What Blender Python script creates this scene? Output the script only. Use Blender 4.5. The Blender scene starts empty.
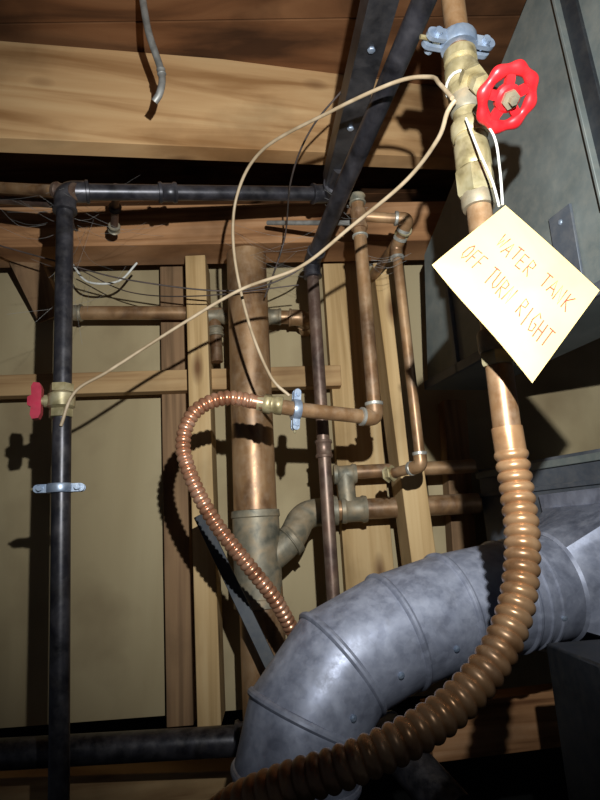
import bpy, math, random
from mathutils import Vector, Matrix
random.seed(4)
# ---- camera pose (metres, Z up; wall is parallel to XZ at y=1.25)
CAM_POS=Vector((0,0,1.5))
CAM_ROT=Matrix.Rotation(math.radians(-3),3,'Z')@Matrix.Rotation(math.radians(103),3,'X')@Matrix.Rotation(math.radians(-3.5),3,'Z')
# ---- world coordinates of everything, millimetres (x,y,z)
MM={
'joist':[(-523,840,2264),(595,1050,2328)],'plate':[(-646,1080,2141),(436,1080,2119)],
'stud1':[(-143,1120,2082),(-135,1120,1181)],'stud2':[(237,1040,2011),(256,1040,1405)],
'strip1':[(-207,1200,2109),(-199,1200,1162)],'strip2':[(184,1200,2093),(181,1200,1364)],'strip3':[(397,1200,1761),(374,1200,1351)],
'rail':[(-651,1170,1834),(151,1170,1820)],'brace':[(-522,1120,2143),(-464,1200,1987)],
'sole_l':[(-576,1100,1113),(-88,1160,1070)],'sole_r':[(248,1100,1147),(536,1100,1158)],
'big':[(-34,1060,2047),(-33,1060,2032),(-37,1060,1546),(-33,1060,1375)],
'tee':[(-18,1060,1458),(26,1070,1490),(50,1100,1535),(103,1120,1539),(391,1120,1537)],
'drainb':[(118,1120,1610),(392,1120,1609)],'drainstub':[(139,1120,1535),(137,1120,1607)],
'hcop':[(-401,1160,1980),(-172,1160,1970),(80,1160,1947),(87,1250,1950)],'hcopdrop':[(-109,1160,1960),(-107,1160,1858)],
'toppipe':[(-461,840,2071),(-296,800,2030)],'toppipe2':[(-493,900,2092),(-327,860,2048)],
'blackh':[(-276,800,1101),(-288,800,1563),(-297,800,2029),(124,920,2088),(133,835,2083)],'stubs':[(-248,900,2103),(-278,1000,2081)],
'angle':[(148,440,2058),(129,905,2084)],
'diag':[(194,500,2067),(86,950,1972),(83,950,1369)],'thin':[(12,1020,2093),(152,900,2018)],
'A':[(161,860,2037),(158,860,1665),(42,820,1675),(-12,800,1682)],
'B':[(158,860,2007),(243,860,1998),(228,900,1967),(231,900,1592),(191,950,1587)],'Bc':[(238,880,1986),(214,1040,1982)],
'right':[(217,500,2074),(209,500,1577)],
'rflex':[(209,500,1581),(210,500,1526),(204,490,1480),(188,480,1434),(162,470,1399),(124,460,1371),(83,450,1354),(39,450,1340),(-1,460,1328),(-40,480,1309),(-72,520,1276)],
'lflex':[(-7,800,1682),(-64,800,1693),(-107,800,1675),(-124,800,1632),(-112,800,1580),(-84,810,1522),(-45,820,1467),(-7,840,1413),(21,870,1354)],
'duct':[(-8,760,1101),(8,740,1232),(23,745,1289),(70,760,1343),(144,780,1372),(223,800,1390),(307,820,1400),(375,835,1407)],
'w1':[(193,480,1908),(190,500,1942),(188,520,1969),(158,550,1990),(92,620,2011),(6,720,2033),(-35,780,2001),(-44,800,1922),(-27,800,1809),(1,790,1721),(28,790,1688)],
'w2':[(196,480,1906),(190,490,1900),(187,520,1891),(165,580,1883),(110,650,1868),(47,700,1841),(-34,740,1830),(-121,770,1794),(-220,780,1736),(-267,780,1707),(-287,785,1659)],
'w3':[(160,550,2095),(144,660,2112),(82,750,2091),(52,850,2071),(41,1000,2044),(-3,1000,1924)],
'w4':[(-524,1000,2066),(-376,1000,2015),(-248,1000,1974),(-65,1000,1945),(48,1000,1972),(124,970,2025)],
'w5':[(-382,1080,2051),(-347,1070,2007),(-288,1070,2006),(-252,1080,2051)],'w6':[(-380,1120,2058),(-272,1100,1995),(-122,1020,1946),(65,990,1947)],
'hook':[(-174,750,2369),(-161,750,2273),(-143,760,2205),(-145,760,2169),(-155,765,2155)],
'tag':[(220,460,1777),(273,430,1679),(203,425,1603),(145,455,1719)],
'string':[(203,478,1883),(207,470,1842),(212,462,1804),(212,455,1771)],'string2':[(212,478,1890),(219,460,1850),(219,458,1812),(215,455,1773)],
'wheel':[(230,445,1877)],'bigblk':[(-528,1000,1201),(-64,1000,1192)],'strap':[(-130,1000,1541),(-3,930,1277)],'rb':[(146,950,1200),(214,850,1131)],
'lvalve':[(-292,800,1725),(-292,800,1676)],'lclamp':[(-290,800,1579)],'mclamp':[(36,818,1675),(57,824,1673)],
'plen':[(399,1120,1601),(537,800,1601)],'cabinet':[(310,600,1357)],'loft':[(472,855,1417)],
'trunkbot':[(298,1050,1750),(450,362,1750)],'trunkpoly':[(308,1007,2006),(373,709,2175)],'trunkflange':[(399,594,2157),(401,584,1894)],'trunkplate':[(385,654,1882),(385,656,1755)],
'web1':[(-286,800,2006),(-226,1070,2164)],'web2':[(-290,800,1852),(-305,1070,2085)],'web3':[(-422,860,2048),(-288,800,1989)],'web4':[(-65,1050,2065),(93,930,1985)],'web5':[(165,860,1927),(239,900,1941)],'web6':[(121,900,2063),(163,860,2009)],
'aim':[(155,1100,2004)],
}
G={k:[Vector(p)/1000 for p in v] for k,v in MM.items()}
CEIL=2.387; WALL_BOTTOM=1.169; WALL_TOP=2.141

# ---------------- materials
def node(nt,t,**k):
    n=nt.nodes.new(t)
    for a,b in k.items(): setattr(n,a,b)
    return n
def mat(name,cols,scale=(20,20,20),metal=0,rough=.6,bump=.2,detail=6,pos=None,vor=False,spec=.5,dust=0,knots=False,stain=0,dustc=(.40,.33,.24),stainc=None):
    m=bpy.data.materials.new(name); m.use_nodes=True; nt=m.node_tree; b=nt.nodes['Principled BSDF']; L=nt.links.new
    tc=node(nt,'ShaderNodeTexCoord'); mp=node(nt,'ShaderNodeMapping'); mp.inputs['Scale'].default_value=scale
    L(tc.outputs['Object'],mp.inputs[0])
    n=node(nt,'ShaderNodeTexNoise'); n.inputs['Scale'].default_value=1; n.inputs['Detail'].default_value=detail; n.inputs['Distortion'].default_value=.6
    L(mp.outputs[0],n.inputs[0]); fac=n.outputs[0]
    if vor:
        n.inputs['Scale'].default_value=.3
        vn=node(nt,'ShaderNodeTexVoronoi'); vn.inputs['Scale'].default_value=1; L(mp.outputs[0],vn.inputs[0])
        sep=node(nt,'ShaderNodeSeparateColor'); L(vn.outputs['Color'],sep.inputs[0])
        mm=node(nt,'ShaderNodeMath',operation='MULTIPLY_ADD'); mm.inputs[1].default_value=.12; L(sep.outputs[0],mm.inputs[0]); L(fac,mm.inputs[2]); fac=mm.outputs[0]
    r=node(nt,'ShaderNodeValToRGB'); L(fac,r.inputs[0])
    e=r.color_ramp.elements; k=len(cols); lo,hi=.32,.68
    ps=pos or [lo+(hi-lo)*i/(k-1) for i in range(k)]
    e[0].position=ps[0]; e[0].color=(*cols[0],1); e[1].position=ps[-1]; e[1].color=(*cols[-1],1)
    for i in range(1,k-1):
        q=e.new(ps[i]); q.color=(*cols[i],1)
    col=r.outputs[0]
    def mixc(a,fo,c2,typ='MIX'):
        x=node(nt,'ShaderNodeMix',data_type='RGBA',blend_type=typ); L(fo,x.inputs[0]); L(a,x.inputs[6]); x.inputs[7].default_value=(*c2,1); return x.outputs[2]
    def remap(o,a,bb,c=0,d=1):
        x=node(nt,'ShaderNodeMapRange'); L(o,x.inputs[0]); x.inputs[1].default_value=a;x.inputs[2].default_value=bb;x.inputs[3].default_value=c;x.inputs[4].default_value=d; return x.outputs[0]
    if knots:
        mk=node(nt,'ShaderNodeMapping'); sc=[9,9,9]
        if scale[0]<scale[2]: sc[0]=3.2; sc[2]=7
        else: sc[2]=3.2
        mk.inputs['Scale'].default_value=sc; mk.inputs['Location'].default_value=(.3,.2,.45); L(tc.outputs['Object'],mk.inputs[0])
        vk=node(nt,'ShaderNodeTexVoronoi'); vk.inputs['Scale'].default_value=1; L(mk.outputs[0],vk.inputs[0])
        col=mixc(col,remap(vk.outputs['Distance'],.03,.13,.85,0),(.10,.035,.012))
    if stain:
        sn=node(nt,'ShaderNodeTexNoise'); sn.inputs['Scale'].default_value=5; sn.inputs['Detail'].default_value=7; L(tc.outputs['Object'],sn.inputs[0])
        col=mixc(col,remap(sn.outputs[0],.5,.72,0,stain),stainc or tuple(c*.3 for c in cols[0]))
    if dust:
        g=node(nt,'ShaderNodeNewGeometry'); sx=node(nt,'ShaderNodeSeparateXYZ'); L(g.outputs['Normal'],sx.inputs[0])
        dn=node(nt,'ShaderNodeTexNoise'); dn.inputs['Scale'].default_value=55; dn.inputs['Detail'].default_value=8; dn.inputs['Roughness'].default_value=.7; L(tc.outputs['Object'],dn.inputs[0])
        a=remap(sx.outputs[2],-.6,.9,.25,1); bq=remap(dn.outputs[0],.42,.66,.0,1)
        mu=node(nt,'ShaderNodeMath',operation='MULTIPLY'); L(a,mu.inputs[0]); L(bq,mu.inputs[1])
        mu2=node(nt,'ShaderNodeMath',operation='MULTIPLY'); L(mu.outputs[0],mu2.inputs[0]); mu2.inputs[1].default_value=dust
        col=mixc(col,mu2.outputs[0],dustc)
        L(remap(mu2.outputs[0],0,1,metal,0),b.inputs['Metallic']); L(remap(mu2.outputs[0],0,1,rough,.95),b.inputs['Roughness'])
    else:
        b.inputs['Metallic'].default_value=metal; b.inputs['Roughness'].default_value=rough
    L(col,b.inputs['Base Color'])
    b.inputs['Specular IOR Level'].default_value=spec
    if bump:
        bp=node(nt,'ShaderNodeBump'); bp.inputs['Strength'].default_value=bump; bp.inputs['Distance'].default_value=.002
        L(fac,bp.inputs['Height']); L(bp.outputs[0],b.inputs['Normal'])
    return m
pine=mat('pine_joist',[(.32,.16,.06),(.53,.31,.14),(.64,.41,.20)],(1.6,8,26),rough=.8,knots=True,stain=.55,spec=.2)
plate=mat('pine_plate',[(.15,.062,.024),(.36,.175,.075),(.48,.26,.13)],(2,8,40),rough=.85,stain=.65,knots=True,spec=.2)
studm=mat('stud_wood',[(.34,.21,.085),(.50,.33,.155),(.58,.41,.21)],(40,12,2),rough=.8,stain=.45,knots=True,spec=.2)
studd=mat('dark_stud_wood',[(.12,.07,.035),(.25,.145,.075),(.33,.2,.1)],(40,12,2),rough=.85,stain=.5,spec=.2)
railm=mat('rail_wood',[(.26,.14,.06),(.42,.26,.12),(.48,.31,.15)],(2,8,40),rough=.8,stain=.5,spec=.2)
subm=mat('subfloor',[(.06,.025,.01),(.17,.07,.027),(.28,.13,.055)],(3,14,3),rough=.9,stain=.7,spec=.2)
board=mat('wall_board',[(.28,.21,.115),(.38,.295,.165),(.45,.36,.21)],(4,4,1.2),rough=.9,bump=.1,stain=.5,stainc=(.17,.115,.06),spec=.2)
dark=mat('shade_painted_concrete',[(.008,.008,.008),(.02,.019,.017)],(6,6,6),rough=.95,spec=.1)  # near-black: shade of the cavity behind the framing is painted into the colour
cop=mat('aged_copper',[(.11,.052,.024),(.30,.16,.07),(.45,.265,.13)],(22,22,9),metal=.42,rough=.38,bump=.05,dust=.38,stain=.65)
copb=mat('bright_copper',[(.30,.12,.06),(.52,.25,.14),(.66,.38,.25)],(30,30,30),metal=.65,rough=.26,bump=.03,dust=.15,stain=.4)
copf=mat('flex_copper',[(.20,.095,.042),(.40,.21,.095),(.52,.30,.15)],(25,25,25),metal=.52,rough=.3,bump=.05,dust=.28,stain=.5)
copg=mat('verdigris_copper',[(.12,.115,.085),(.25,.21,.14),(.36,.26,.15)],(35,35,35),metal=.35,rough=.5,bump=.1,dust=.45,stain=.5)
copd=mat('dark_copper',[(.05,.03,.025),(.12,.07,.05),(.2,.12,.08)],(25,25,12),metal=.5,rough=.4,bump=.05,dust=.3)
iron=mat('black_iron',[(.011,.010,.012),(.03,.028,.033),(.06,.056,.063)],(30,30,30),metal=.5,rough=.34,bump=.1,dust=.2,dustc=(.3,.26,.23))
steel=mat('dark_angle_steel',[(.012,.012,.014),(.032,.031,.034),(.07,.065,.066)],(20,20,20),metal=.4,rough=.45,bump=.1,dust=.25,dustc=(.3,.26,.23))
brass=mat('brass',[(.19,.145,.065),(.40,.32,.16),(.53,.45,.27)],(40,40,40),metal=.5,rough=.38,bump=.08,dust=.45,stain=.65,stainc=(.06,.085,.06))
solder=mat('solder',[(.3,.28,.24),(.6,.58,.5)],(60,60,60),metal=.6,rough=.4)
zinc=mat('zinc_clamp',[(.22,.28,.38),(.45,.51,.6)],(60,60,60),metal=.6,rough=.4,stain=.4)
galv=mat('galvanised',[(.17,.18,.23),(.28,.295,.37),(.42,.44,.53)],(110,110,110),metal=.45,rough=.42,bump=.04,vor=True,dust=.45,dustc=(.37,.37,.41),pos=[.3,.55,.85],stain=.45)
sheet=mat('sheet_metal',[(.14,.16,.15),(.19,.21,.197),(.25,.27,.25)],(7,7,7),metal=.35,rough=.55,bump=.05,stain=.45,dust=.3)
sheetd=mat('sheet_metal_dark',[(.09,.1,.12),(.17,.19,.22)],(8,8,8),metal=.5,rough=.5,bump=.05,dust=.25)
sheetk=mat('black_sheet_metal',[(.02,.022,.026),(.045,.05,.058)],(8,8,8),metal=.4,rough=.5,bump=.05,dust=.1)
red=mat('red_enamel',[(.42,.008,.012),(.66,.015,.02)],(40,40,40),rough=.35,bump=.05,dust=.08,spec=.4)
redd=mat('crimson_handle',[(.3,.01,.03),(.45,.015,.05)],(40,40,40),rough=.4,bump=.05,dust=.1)
tagm=mat('tag_card',[(.50,.36,.145),(.58,.43,.185)],(12,12,12),rough=.85,bump=.03,spec=.2)
ink=mat('red_ink',[(.42,.035,.025),(.5,.05,.035)],(20,20,20),rough=.8,bump=0)
tan=mat('tan_wire',[(.26,.18,.10),(.45,.34,.22)],(30,30,30),rough=.5)
dwire=mat('dark_wire',[(.03,.025,.02),(.09,.06,.05)],(30,30,30),rough=.6)
webm=mat('cobweb_thread',[(.22,.21,.19),(.35,.33,.3)],(30,30,30),rough=.9,bump=0)
white=mat('white_string',[(.5,.48,.42),(.68,.66,.6)],(60,60,60),rough=.9)
greyp=mat('grey_conduit',[(.2,.19,.17),(.42,.4,.36)],(50,50,50),metal=.4,rough=.5,stain=.5)

# ---------------- geometry helpers
class Ob:
    def __init__(s,name,bev=0): s.name=name;s.v=[];s.f=[];s.m=[];s.mats=[];s.bev=bev
    def add(s,vf,m):
        v,f=vf; o=len(s.v); s.v+=[Vector(a) for a in v]; s.f+=[[i+o for i in q] for q in f]
        if m not in s.mats: s.mats.append(m)
        s.m+=[s.mats.index(m)]*len(f); return s
    def done(s,ang=35):
        lo=Vector([min(a[i] for a in s.v) for i in range(3)]); hi=Vector([max(a[i] for a in s.v) for i in range(3)]); c=(lo+hi)/2
        me=bpy.data.meshes.new(s.name); me.from_pydata([tuple(a-c) for a in s.v],[],s.f)
        for m in s.mats: me.materials.append(m)
        for p,mi in zip(me.polygons,s.m): p.material_index=mi; p.use_smooth=True
        me.update()
        import bmesh
        bm=bmesh.new(); bm.from_mesh(me); bmesh.ops.recalc_face_normals(bm,faces=bm.faces); bm.to_mesh(me); bm.free()
        me.set_sharp_from_angle(angle=math.radians(ang))
        o=bpy.data.objects.new(s.name,me); o.location=c; bpy.context.scene.collection.objects.link(o)
        if s.bev:
            b=o.modifiers.new('edge_round','BEVEL'); b.width=s.bev; b.segments=2; b.limit_method='ANGLE'
        return o
def perp(d):
    a=Vector((0,0,1)) if abs(d.z)<.9 else Vector((1,0,0))
    return (a-d*a.dot(d)).normalized()
def sweep(pts,rad,n=16,caps=True,phase=0):
    pts=[Vector(p) for p in pts]; N=len(pts); T=[]
    for i in range(N):
        a=pts[max(i-1,0)]; b=pts[min(i+1,N-1)]
        if 0<i<N-1: t=(pts[i]-a).normalized()+(b-pts[i]).normalized()
        else: t=b-a
        T.append(t.normalized())
    u=perp(T[0]); v=[];f=[];s=0
    for i in range(N):
        if i: s+=(pts[i]-pts[i-1]).length; u=(u-T[i]*u.dot(T[i])).normalized()
        w=T[i].cross(u); r=rad(i,s) if callable(rad) else rad
        for k in range(n):
            th=2*math.pi*k/n+phase; v.append(pts[i]+(u*math.cos(th)+w*math.sin(th))*r)
    for i in range(N-1):
        for k in range(n):
            f.append([i*n+k,i*n+(k+1)%n,(i+1)*n+(k+1)%n,(i+1)*n+k])
    if caps: f.append(list(range(n))); f.append([(N-1)*n+k for k in range(n)])
    return v,f
def catmull(pts,step):
    pts=[Vector(p) for p in pts]; q=[pts[0]*2-pts[1]]+pts+[pts[-1]*2-pts[-2]]; fine=[]
    for i in range(1,len(q)-2):
        for k in range(40):
            t=k/40; a,b,c,d=q[i-1:i+3]
            fine.append(.5*((2*b)+(c-a)*t+(2*a-5*b+4*c-d)*t*t+(3*b-a-3*c+d)*t**3))
    fine.append(pts[-1]); out=[fine[0]]; acc=0; prev=fine[0]
    for p in fine[1:]:
        L=(p-prev).length
        while acc+L>=step:
            t=(step-acc)/L; prev=prev+(p-prev)*t; out.append(prev); L=(p-prev).length; acc=0
        acc+=L; prev=p
    return out
def rnd(pts,r,n=8):
    pts=[Vector(p) for p in pts]; out=[pts[0]]
    for i in range(1,len(pts)-1):
        a=(pts[i-1]-pts[i]); b=(pts[i+1]-pts[i]); rr=min(r,a.length*.45,b.length*.45)
        s=pts[i]+a.normalized()*rr; e=pts[i]+b.normalized()*rr
        for k in range(n+1):
            t=k/n; out.append(s*(1-t)**2+pts[i]*2*t*(1-t)+e*t*t)
    out.append(pts[-1]); return out
def lathe(p0,d,prof,n=20,ph=0):
    d=d.normalized()
    u=perp(d); w=d.cross(u); v=[];f=[]
    for (t,r) in prof:
        for k in range(n):
            th=2*math.pi*k/n+ph; v.append(p0+d*t+(u*math.cos(th)+w*math.sin(th))*r)
    for i in range(len(prof)-1):
        for k in range(n): f.append([i*n+k,i*n+(k+1)%n,(i+1)*n+(k+1)%n,(i+1)*n+k])
    f.append(list(range(n))); f.append([(len(prof)-1)*n+k for k in range(n)])
    return v,f
def obox(c,x,y,z):
    v=[c+x*i+y*j+z*k for i in(-1,1) for j in(-1,1) for k in(-1,1)]
    return v,[[0,1,3,2],[4,6,7,5],[0,4,5,1],[2,3,7,6],[0,2,6,4],[1,5,7,3]]
def prism(poly,ext):
    n=len(poly); v=list(poly)+[p+ext for p in poly]
    return v,[list(range(n)),[n+i for i in range(n)][::-1]]+[[i,(i+1)%n,n+(i+1)%n,n+i] for i in range(n)]
def bd(p0,p1,w,th,ext=0):
    d=(p1-p0).normalized(); back=Vector((0,1,0)); back=(back-d*back.dot(d)).normalized(); wd=d.cross(back).normalized()
    c=(p0+p1)/2+back*th/2
    return obox(c,d*((p1-p0).length/2+ext),back*th/2,wd*w/2)
def collar(o,p,d,r,L,m,lip=.0015,n=20):
    d=d.normalized(); o.add(lathe(p-d*L/2,d,[(0,r),(0.0005,r+lip),(L*.15,r+lip*1.3),(L*.25,r+lip*.6),(L*.75,r+lip*.6),(L*.85,r+lip*1.3),(L-.0005,r+lip),(L,r)],n),m)
def elbow(o,pc,a,b,r,L,m,k=1.22,sm=None):
    da=(a-pc).normalized(); db=(b-pc).normalized()
    pts=rnd([pc+da*L,pc,pc+db*L],L*.85)
    o.add(sweep(pts,r*k,20),m)
    for d in (da,db):
        o.add(lathe(pc+d*(L-.003),d,[(0,r*k),(.001,r*k*1.1),(.005,r*k*1.1),(.006,r*1.0)],20),sm or m)
def clamp(o,p,ax,side,r,s=1.0):
    ax=ax.normalized(); side=(side-ax*side.dot(ax)).normalized(); fr=ax.cross(side)
    o.add(lathe(p-ax*.006*s,ax,[(0,r),(0,r+.004*s),(.002*s,r+.0048*s),(.010*s,r+.0048*s),(.012*s,r+.004*s),(.012*s,r)],20),zinc)
    for q in(-1,1):
        for g in (-1,1):
            o.add(obox(p+side*q*(r+.008*s)+fr*g*.0045*s,side*.0065*s,fr*.0020*s,ax*.0055*s),zinc)
            o.add(lathe(p+side*q*(r+.0145*s)+fr*g*.0045*s-fr*.002*s,fr,[(0,.0055*s),(.004*s,.0055*s)],14),zinc)
        c=p+side*q*(r+.011*s)
        o.add(lathe(c-fr*.013*s,fr,[(0,.0036*s),(.004*s,.0036*s),(.004*s,.0018*s),(.019*s,.0018*s),(.019*s,.0034*s),(.023*s,.0034*s)],8),zinc)
    o.add(lathe(p-side*(r+.024*s),side,[(0,.002*s),(.012*s,.002*s),(.012*s,.0032*s),(.018*s,.0032*s)],8),brass)

# ---------------- room shell
gz=CEIL
def slab(name,x0,x1,y0,y1,z0,z1,m,bev=0):
    return Ob(name,bev).add(obox(Vector(((x0+x1)/2,(y0+y1)/2,(z0+z1)/2)),Vector(((x1-x0)/2,0,0)),Vector((0,(y1-y0)/2,0)),Vector((0,0,(z1-z0)/2))),m).done()
slab('floor',-1.6,1.6,-.8,1.7,-.05,0,dark)
c=Ob('ceiling',.001)
yy=-.8
while yy<1.7:
    c.add(obox(Vector((0,yy+.068,gz+.01)),Vector((1.6,0,0)),Vector((0,.067,0)),Vector((0,0,.01))),subm); yy+=.137
c.done()
slab('wall_foundation',-1.6,1.6,1.7,1.75,0,gz,dark)  # backs the open gaps; their darkness comes from its painted near-black colour
zt=WALL_TOP; zb=WALL_BOTTOM
w=Ob('wall_back',.0006)
xs=[-.95,-.235,.33,.95]
for a,b in zip(xs,xs[1:]): w.add(obox(Vector(((a+b)/2,1.257,(zt+zb)/2)),Vector(((b-a)/2-.0015,0,0)),Vector((0,.006,0)),Vector((0,0,(zt-zb)/2))),board)
w.done()
def one(name,key,wd,th,m,ext=0):
    g=G[key]; return Ob(name,.0015).add(bd(g[0],g[1],wd,th,ext),m).done()
one('ceiling_joist','joist',.195,.04,pine)
one('wall_top_plate','plate',.09,.09,plate)
one('wall_stud','stud1',.042,.09,studm)
one('wall_stud','stud2',.045,.09,studm)
one('furring_strip','strip1',.05,.045,studd)
one('furring_strip','strip2',.10,.045,studm)
one('furring_strip','strip3',.05,.045,studd)
one('blocking_rail','rail',.045,.03,railm)
one('diagonal_brace','brace',.06,.04,studd)
one('sole_plate','sole_l',.05,.09,railm)
one('sole_plate','sole_r',.09,.05,plate)

# ---------------- copper drain stack
o=Ob('copper_drain_stack'); g=G['big']; d=(g[3]-g[1]).normalized()
o.add(sweep([g[0],g[2],g[3],Vector((g[3].x,g[3].y,0))],.039,32),cop)
o.add(lathe(g[2],d,[(0,.039),(.001,.043),(.012,.044),(.014,.042),(.15,.042),(.152,.044),(.165,.044),(.167,.039)],32),copg)
t=G['tee']; o.add(sweep(rnd(t[:4],.03),.026,24),copg)
collar(o,t[1],t[1]-t[0],.028,.014,copg)
o.done()
o=Ob('copper_drain_branch')
o.add(sweep(t[3:],.0195,24),cop)
collar(o,t[3],t[4]-t[3],.026,.03,copg)
collar(o,t[3]+(t[4]-t[3])*.16,t[4]-t[3],.021,.05,copg,.004)
s=G['drainstub']; o.add(sweep(s,.017,20),copg); o.add(sweep(G['drainb'],.0135,20),cop)
collar(o,s[1],G['drainb'][1]-G['drainb'][0],.0145,.045,copg,.004)
o.done()
o=Ob('copper_branch_pipe'); g=G['hcop']; o.add(sweep(rnd(g,.02),.0145,20),cop)
elbow(o,g[2],g[1],g[3],.0145,.03,cop,1.2)
h=G['hcopdrop']; o.add(sweep(h,.0125,18),cop); collar(o,h[0],g[1]-g[0],.0145,.055,copg,.003); collar(o,h[0].lerp(h[1],.35),h[1]-h[0],.0125,.02,copg,.004)
for k in (.05,.75): collar(o,g[1].lerp(g[2],k) if k>.1 else g[0],g[1]-g[0],.0145,.03,copg,.003)
o.done()
o=Ob('copper_supply_pipe'); o.add(sweep(G['toppipe'],.0085,16),cop).add(sweep(G['toppipe2'],.0085,16),copd); collar(o,G['toppipe'][1],G['toppipe'][1]-G['toppipe'][0],.0095,.04,copd,.003); o.done()
o=Ob('black_iron_pipe'); g=G['blackh']; o.add(sweep(rnd(g,.015),.0125,24),iron)
elbow(o,g[2],g[1],g[3],.0125,.032,iron,1.3); elbow(o,g[3],g[2],g[4],.0125,.032,iron,1.3)
collar(o,g[2].lerp(g[3],.35),g[3]-g[2],.013,.03,iron,.003)
o.done()
# angle iron running back along the ceiling
o=Ob('angle_iron',.0006); a,b=G['angle']; d=(b-a).normalized(); sx=d.cross(Vector((0,0,1))).normalized(); sz=sx.cross(d).normalized(); hl=(b-a).length/2; c0=(a+b)/2
if sx.x<0: sx=-sx
if sz.z<0: sz=-sz
o.add(obox(c0,sx*.017,d*hl,sz*.002),steel); o.add(obox(c0-sx*.015+sz*.017,sx*.002,d*hl,sz*.017),steel)
for k in (.3,.62,.9): o.add(lathe(a.lerp(b,k)-sz*.0015,-sz,[(0,.005),(.003,.005),(.0035,.003)],6),zinc)
o.done()
o=Ob('capped_stub_pipe'); g=G['stubs']; o.add(sweep(g,.007,14),copd); collar(o,g[1],g[1]-g[0],.0075,.016,copg,.003); collar(o,g[0].lerp(g[1],.5),g[1]-g[0],.0075,.01,iron,.003); o.done()
o=Ob('black_iron_gas_pipe'); g=G['diag']; o.add(sweep([g[0],g[1]],.0135,24),iron); o.add(sweep([g[1],g[2]],.0108,20),copd)
elbow(o,g[1],g[0],g[2],.0115,.028,iron,1.3); collar(o,g[1].lerp(g[2],.56),g[2]-g[1],.011,.03,copd,.003); o.done()
o=Ob('thin_tube'); o.add(sweep(G['thin'],.0045,12),greyp); o.done()
o=Ob('copper_water_pipe'); g=G['A']; o.add(sweep(rnd(g,.012),.0108,20),cop)
elbow(o,g[1],g[0],g[2],.0108,.022,cop,1.2,solder)
collar(o,g[0],g[1]-g[0],.011,.016,copg,.0025); collar(o,g[0].lerp(g[1],.1),g[1]-g[0],.0115,.035,cop,.002); collar(o,g[0].lerp(g[1],.18),g[1]-g[0],.011,.004,solder,.0015)
b=G['B']; o.add(sweep(rnd(b,.01),.0085,18),cop)
elbow(o,b[1],b[0],b[2],.0085,.02,cop,1.3,solder); elbow(o,b[3],b[2],b[4],.0085,.02,cop,1.25,solder); elbow(o,b[2],b[1],b[3],.0085,.018,cop,1.25,solder)
collar(o,b[4],b[4]-b[3],.009,.016,brass,.004,6)
o.add(sweep(G['Bc'],.0085,16),cop); collar(o,G['Bc'][0],G['Bc'][1]-G['Bc'][0],.009,.02,brass,.003)
o.done()
def flex(name,key,r,pitch,m,amp=.12):
    o=Ob(name); pts=catmull(G[key],pitch/8)
    n=len(pts)
    def rf(i,s):
        e=min(i,n-1-i)/8
        a=abs(math.sin(math.pi*s/pitch))
        return r*(1-amp+amp*2*a**.8) if e>2 else r
    o.add(sweep(pts,rf,28),m); return o
o=flex('corrugated_copper_connector','lflex',.0098,.0085,copb)
g=G['lflex']; dd=g[1]-g[0]
o.add(sweep([g[0],g[0]+dd*.45],.0095,20),copb)
o.add(lathe(g[0]-dd.normalized()*.008,dd,[(0,.0125),(.001,.0145),(.010,.0145),(.012,.011),(.02,.011)],6),brass)
o.add(lathe(g[0]-dd.normalized()*.024,dd,[(0,.012),(.001,.0135),(.010,.0135),(.012,.012),(.016,.012)],20),brass)
o.done(60)
# duct
o=Ob('galvanised_vent_duct'); g=G['duct']; o.add(sweep(g,.072,64,False),galv)
for i in range(1,len(g)-1):
    t=((g[i]-g[i-1]).normalized()+(g[i+1]-g[i]).normalized()).normalized()
    o.add(lathe(g[i]-t*.005,t,[(0,.0715),(.001,.0735),(.003,.0752),(.006,.0752),(.009,.0735),(.01,.0715)],64),galv)
t=(g[7]-g[6]).normalized()
for k in(-.012,.004): o.add(lathe(g[6].lerp(g[7],.4)+t*k,t,[(0,.0715),(.002,.0742),(.006,.0742),(.008,.0715)],64),galv)
e=G['loft'][0]; tt=(e-g[7]).normalized(); up=Vector((0,0,1)); up=(up-tt*up.dot(tt)).normalized(); sd=tt.cross(up)
N=64; vv=[]; ff=[]
prs=[(0,g[7],.0725),(.0,g[7]+tt*.004,.076),(1,e,.10),(1,e+tt*.01,.10),(1,e+tt*.01,.122),(1,e+tt*.014,.122)]
for j,(q,c0,h) in enumerate(prs):
    for k in range(N):
        a=2*math.pi*k/N+math.pi/4; cx,sy=math.cos(a),math.sin(a); m_=max(abs(cx),abs(sy))
        f_=(1-q)+q/m_; vv.append(c0+(up*cx+sd*sy)*h*f_)
for j in range(5):
    for k in range(N): ff.append([j*N+k,j*N+(k+1)%N,(j+1)*N+(k+1)%N,(j+1)*N+k])
o.add((vv,ff),galv)
for i,a in ((5,.2),(6,.5),(3,.5),(2,.4),(1,.6),(4,.5)):
    p=g[i].lerp(g[i+1],a); t=(g[i+1]-g[i]).normalized(); q=(Vector((0,-1,0))-t*(-t.y)).normalized(); s2=t.cross(q)
    n=(q*.8+s2*.35).normalized(); o.add(lathe(p+n*.071,n,[(0,.004),(.003,.004),(.004,.002)],8),zinc)
o.done(25)
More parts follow.
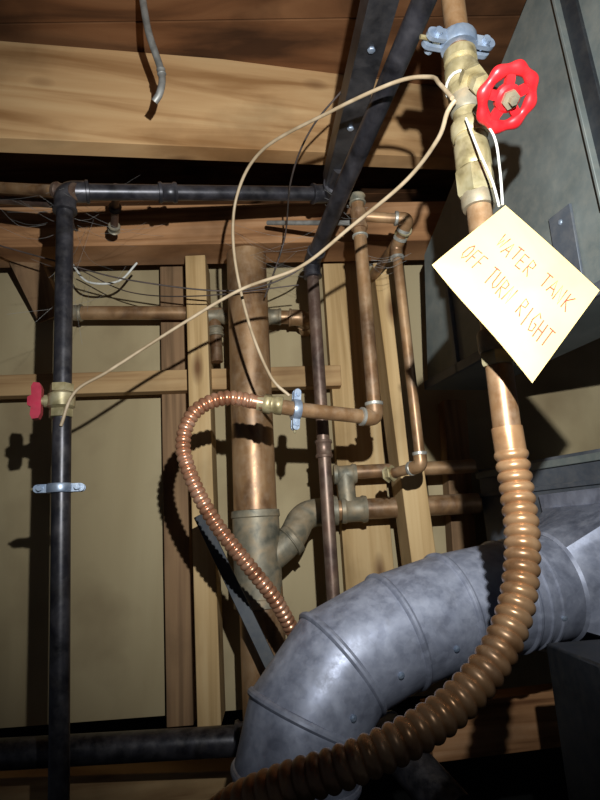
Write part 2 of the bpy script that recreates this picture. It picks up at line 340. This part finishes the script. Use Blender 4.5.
# sheet metal trunk
a,b=G['trunkbot']
d=(b-a).normalized(); nrm=Vector((-d.y,d.x,0))
if nrm.x<0: nrm=-nrm
q1,q2=G['trunkpoly']; top=q2+(q2-q1)*((gz-.004-q2.z)/(q2.z-q1.z))
o=Ob('sheet_metal_trunk_duct',.0008)
o.add(prism([a,b,Vector((b.x,b.y,gz-.004)),top,q2,q1],nrm*.12),sheet)
f1,f2=G['trunkflange']; dd=(f2-f1).normalized(); o.add(obox((f1+f2)/2-nrm*.006,dd*((f2-f1).length*.7),nrm*.008,dd.cross(nrm)*.002),sheet); o.add(obox((f1+f2)/2-nrm*.002+dd.cross(nrm)*.012,dd*((f2-f1).length*.7),nrm*.003,dd.cross(nrm)*.012),sheetk)
f1,f2=G['trunkplate']; dd=(f2-f1).normalized(); o.add(obox((f1+f2)/2-nrm*.003,dd*((f2-f1).length*.5),nrm*.002,dd.cross(nrm)*.02),sheetd)
for k in(.12,.88): o.add(lathe(f1.lerp(f2,k)-nrm*.004,-nrm,[(0,.004),(.002,.004),(.003,.002)],6),zinc)
o.add(obox(a.lerp(b,.5)+Vector((0,0,.008))-nrm*.003,d*(b-a).length/2,nrm*.004,Vector((0,0,.008))),sheetd)
o.add(obox(a.lerp(b,.17)+Vector((0,0,.1))-nrm*.003,d*.004,nrm*.004,Vector((0,0,.1))),sheetd)
o.done()
# plenum
a,b=G['plen']; d=(b-a).normalized(); nrm=Vector((-d.y,d.x,0))
if nrm.x<0: nrm=-nrm
L=(b-a).length; H=.32
o=Ob('furnace_plenum',.001); o.add(obox((a+b)/2+nrm*.12-Vector((0,0,H/2)),d*L/2,nrm*.12,Vector((0,0,H/2))),sheetd)
o.add(obox((a+b)/2-nrm*.004-Vector((0,0,.012)),d*L/2,nrm*.004,Vector((0,0,.006))),sheet)
o.add(obox((a+b)/2-nrm*.003-Vector((0,0,.05)),d*L/2,nrm*.003,Vector((0,0,.004))),sheetd)
o.done()
q=G['cabinet'][0]; o=Ob('furnace_cabinet',.003); zc=q.z
o.add(obox(Vector((q.x+.2,q.y+.06,zc/2)),Vector((.2,0,0)),Vector((0,.06,0)),Vector((0,0,zc/2))),sheetk)
o.add(obox(Vector((q.x+.2,q.y-.003,zc-.03)),Vector((.2,0,0)),Vector((0,.003,0)),Vector((0,0,.004))),sheetd); o.done()
# riser + gate valve
o=Ob('copper_riser_pipe'); g=G['right']; d=(g[1]-g[0]); o.add(sweep(g,.0122,28),cop); D=d.normalized()
def at(k): return g[0]+d*k
hexs=[(.31,.03,.0165,20,copg),(.38,.018,.0185,20,brass),(.405,.02,.016,20,brass),(.44,.03,.0175,20,brass),(.50,.03,.0195,6,brass),(.535,.02,.0165,20,copg),(.83,.022,.0165,20,copg),(.862,.016,.0155,6,brass)]
for k,l,r,n,m in hexs: o.add(lathe(at(k)-D*l/2,D,[(0,.012),(.0005,r*.93),(.003,r),(l-.003,r),(l-.0005,r*.93),(l,.012)],n),m)
o.add(lathe(at(.33),D,[(0,.013),(.002,.0145),(.06,.0145),(.062,.0135)],24),brass)
o.done()
o=Ob('gate_valve'); W=G['wheel'][0]
o.add(lathe(at(.19),D,[(0,.0125),(.001,.017),(.012,.017),(.014,.014),(.022,.018),(.034,.018),(.042,.014),(.044,.017),(.055,.017),(.057,.0125)],24),brass)
Bc=at(.19)+D*.028
ax=(W-Bc).normalized()
o.add(lathe(Bc,ax,[(0,.014),(.018,.013),(.019,.0155),(.026,.0155),(.027,.009),(.036,.009),(.037,.0105),(.045,.0105),(.046,.004),((W-Bc).length+.006,.004)],6),brass)
u=perp(ax); v_=ax.cross(u); Rw=.0245
vv=[];ff=[];n1=128;n2=14
for i in range(n1):
    th=2*math.pi*i/n1; lob=.5+.5*math.cos(8*th); rr=Rw*(1+.02*math.cos(8*th)); cd=u*math.cos(th)+v_*math.sin(th)
    for k in range(n2):
        ph=2*math.pi*k/n2; vv.append(W+cd*(rr+(.0048+.0018*lob)*math.cos(ph))+ax*(.0036+.0014*lob)*math.sin(ph))
for i in range(n1):
    for k in range(n2): ff.append([i*n2+k,i*n2+(k+1)%n2,((i+1)%n1)*n2+(k+1)%n2,((i+1)%n1)*n2+k])
o.add((vv,ff),red)
for i in range(5):
    th=.3+i*math.pi*2/5; cd=u*math.cos(th)+v_*math.sin(th); o.add(obox(W+cd*.014,cd*.009,cd.cross(ax)*.0042,ax*.0024),red)
o.add(lathe(W-ax*.004,ax,[(0,.011),(.001,.0125),(.006,.0125),(.0085,.010)],20),red)
o.add(lathe(W+ax*.003,ax,[(0,.0085),(.005,.0085),(.0055,.004),(.010,.004)],6),copg)
o.done()
o=Ob('ground_clamp'); clamp(o,at(.165),D,Vector((1,.2,0)),.0135,1.25)
o.done()
o=flex('corrugated_copper_hose','rflex',.0135,.0098,copf,.10); o.done(60)
o=Ob('ball_valve'); a,b=G['lvalve']; D2=(b-a).normalized(); Lv=(b-a).length
o.add(lathe(a,D2,[(0,.013),(.001,.0165),(.012,.0165)],6),brass).add(lathe(a+D2*.012,D2,[(0,.013),(.004,.0185),(Lv-.028,.0185),(Lv-.024,.013)],24),brass).add(lathe(b-D2*.012,D2,[(0,.0165),(.011,.0165),(.012,.013)],6),brass)
mid=(a+b)/2; sx=Vector((-1,-.15,0)).normalized(); sx=(sx-D2*sx.dot(D2)).normalized(); sy=D2.cross(sx)
o.add(lathe(mid,sx,[(0,.010),(.022,.009),(.022,.006),(.03,.006)],12),brass)
hp=[(.025,-.018),(.028,-.025),(.036,-.026),(.039,-.020),(.038,-.008),(.043,-.005),(.043,.006),(.038,.009),(.039,.020),(.036,.026),(.028,.025),(.025,.018)]
o.add(prism([mid+sx*x+D2*z-sy*.007 for x,z in hp],sy*.014),redd)
o.done()
o=Ob('ground_clamp'); p=G['lclamp'][0]; clamp(o,p,Vector((0,0,1)),Vector((1,.15,0)),.0128,1.0); o.done()
o=Ob('ground_clamp'); a,b=G['mclamp']; clamp(o,a,b-a,Vector((.2,0,1)),.0112,.95); o.done()
for nm,k,r,m in (('ground_wire','w1',.0023,tan),('ground_wire','w2',.0023,tan),('loose_wire','w3',.0015,dwire),('loose_wire','w4',.0015,dwire),('loose_wire','w6',.0012,dwire),('white_cable','w5',.0022,white)):
    Ob(nm).add(sweep(catmull(G[k],.006),r,10),m).done(60)
o=Ob('cobweb')
for k in ('web1','web2','web3','web4','web5','web6'):
    a,b=G[k]; L=(b-a).length
    for i in range(8):
        p=a+Vector([random.uniform(-1,1)*L*.18 for _ in range(3)]); q=b+Vector([random.uniform(-1,1)*L*.22 for _ in range(3)]); mid=(p+q)/2+Vector((0,0,-L*random.uniform(.02,.15)))
        o.add(sweep(catmull([p,mid,q],L/8),.00018,4,False),webm)
o.done(60)
o=Ob('conduit_hook'); o.add(sweep(catmull(G['hook'],.006),.0055,14),greyp); collar(o,G['hook'][2],G['hook'][3]-G['hook'][1],.0058,.01,greyp,.001); o.done(60)
o=Ob('cast_iron_pipe'); g=G['bigblk']; o.add(sweep(g,.022,28),iron); collar(o,g[1],g[1]-g[0],.023,.035,iron,.005); o.done()
o=Ob('metal_strap',.0008); o.add(bd(*G['strap'],.02,.004),sheetk); o.done()
o=Ob('flue_pipe'); g=G['rb']; o.add(sweep(g,.03,28),iron); collar(o,g[0],g[1]-g[0],.031,.02,sheetd,.003); o.done()
# tag
TL,TR,BR,BL=G['tag']; nT=(TR-TL).cross(BL-TL).normalized()
if nT.y>0: nT=-nT
def tg(x,y,off=0):
    p=TL.lerp(TR,x).lerp(BL.lerp(BR,x),y); return p+nT*(.004*math.sin(math.pi*x)*math.sin(math.pi*y*.9+.2)+.0012*math.sin(7*x+3*y)*y+off)
o=Ob('paper_tag'); N=18; vv=[];ff=[]
for off in(0,-.0005):
    for j in range(N+1):
        for i in range(N+1): vv.append(tg(i/N,j/N,off))
M=(N+1)**2
for j in range(N):
    for i in range(N):
        q=[j*(N+1)+i,j*(N+1)+i+1,(j+1)*(N+1)+i+1,(j+1)*(N+1)+i]; ff.append(q); ff.append([M+x for x in q][::-1])
o.add((vv,ff),tagm)
LT={'W':[[(0,0),(.25,1),(.5,.35),(.75,1),(1,0)]],'A':[[(0,1),(.5,0),(1,1)],[(.2,.65),(.8,.6)]],'T':[[(0,.05),(1,0)],[(.5,0),(.5,1)]],'E':[[(.9,0),(.1,.03),(.1,1),(.9,.95)],[(.1,.5),(.7,.48)]],
'R':[[(.1,1),(.1,0),(.8,.1),(.8,.4),(.1,.5),(.9,1)]],'N':[[(0,1),(.1,0),(.85,1),(.9,0)]],'K':[[(.1,0),(.1,1)],[(.9,0),(.15,.5),(.9,1)]],'O':[[(.5,0),(.1,.3),(.1,.75),(.5,1),(.9,.7),(.85,.25),(.5,0)]],
'F':[[(.9,0),(.1,.03),(.1,1)],[(.1,.5),(.7,.48)]],'U':[[(0,0),(.1,.8),(.5,1),(.85,.8),(.9,0)]],'I':[[(.5,0),(.5,1)]],'G':[[(.9,.15),(.4,0),(.05,.5),(.4,1),(.9,.9),(.9,.55),(.55,.55)]],'H':[[(.1,0),(.1,1)],[(.9,0),(.9,1)],[(.1,.5),(.9,.48)]]}
def write(txt,x0,y0,cw,ch,sl=0):
    x=x0
    for cch in txt:
        if cch!=' ':
            jy=random.uniform(-.012,.012); sk=random.uniform(-.18,.02); hs=random.uniform(.92,1.08)
            for st in LT[cch]: o.add(sweep([tg(x+(a+sk*(1-b))*cw*.78,y0+sl*(x-x0)+jy+b*ch*hs,.0004) for a,b in st],.00052,6),ink)
        x+=cw
write('WATER TANK',.20,.26,.072,.15,-.05)
write('OFF TURN RIGHT',.08,.55,.062,.17,.03)
o.done(60)
o=Ob('tag_string')
for k in('string','string2'): o.add(sweep(catmull(G[k],.004),.0012,8),white)
g=G['right']; g0=g[0]+(g[1]-g[0])*.27; lp=[g0+(perp(D)*math.cos(t)+D.cross(perp(D))*math.sin(t))*.018+D*.004*math.sin(2*t) for t in [i*.3 for i in range(22)]]
o.add(sweep(lp,.0015,8),white); o.done(60)

def spot(name,loc,tgt,e,size,blend,rad,col):
    l=bpy.data.lights.new(name,'SPOT'); l.energy=e; l.spot_size=math.radians(size); l.spot_blend=blend; l.shadow_soft_size=rad; l.color=col
    o=bpy.data.objects.new(name,l); o.location=loc; o.rotation_euler=(Vector(tgt)-Vector(loc)).to_track_quat('-Z','Y').to_euler(); bpy.context.scene.collection.objects.link(o)
spot('flashlight',(.07,0,1.5+.19),G['aim'][0]-Vector((0,0,.04)),51,106,1.0,.005,(.93,.98,1))
wd=bpy.data.worlds.new('w'); bpy.context.scene.world=wd; wd.use_nodes=True
wd.node_tree.nodes['Background'].inputs[0].default_value=(.6,.7,.9,1); wd.node_tree.nodes['Background'].inputs[1].default_value=.03
cam=bpy.data.cameras.new('camera'); cam.sensor_width=36; cam.lens=26; cam.clip_start=.01
co=bpy.data.objects.new('camera',cam); co.matrix_world=Matrix.Translation(CAM_POS)@CAM_ROT.to_4x4(); bpy.context.scene.collection.objects.link(co); bpy.context.scene.camera=co
bpy.context.scene.view_settings.view_transform='Standard'
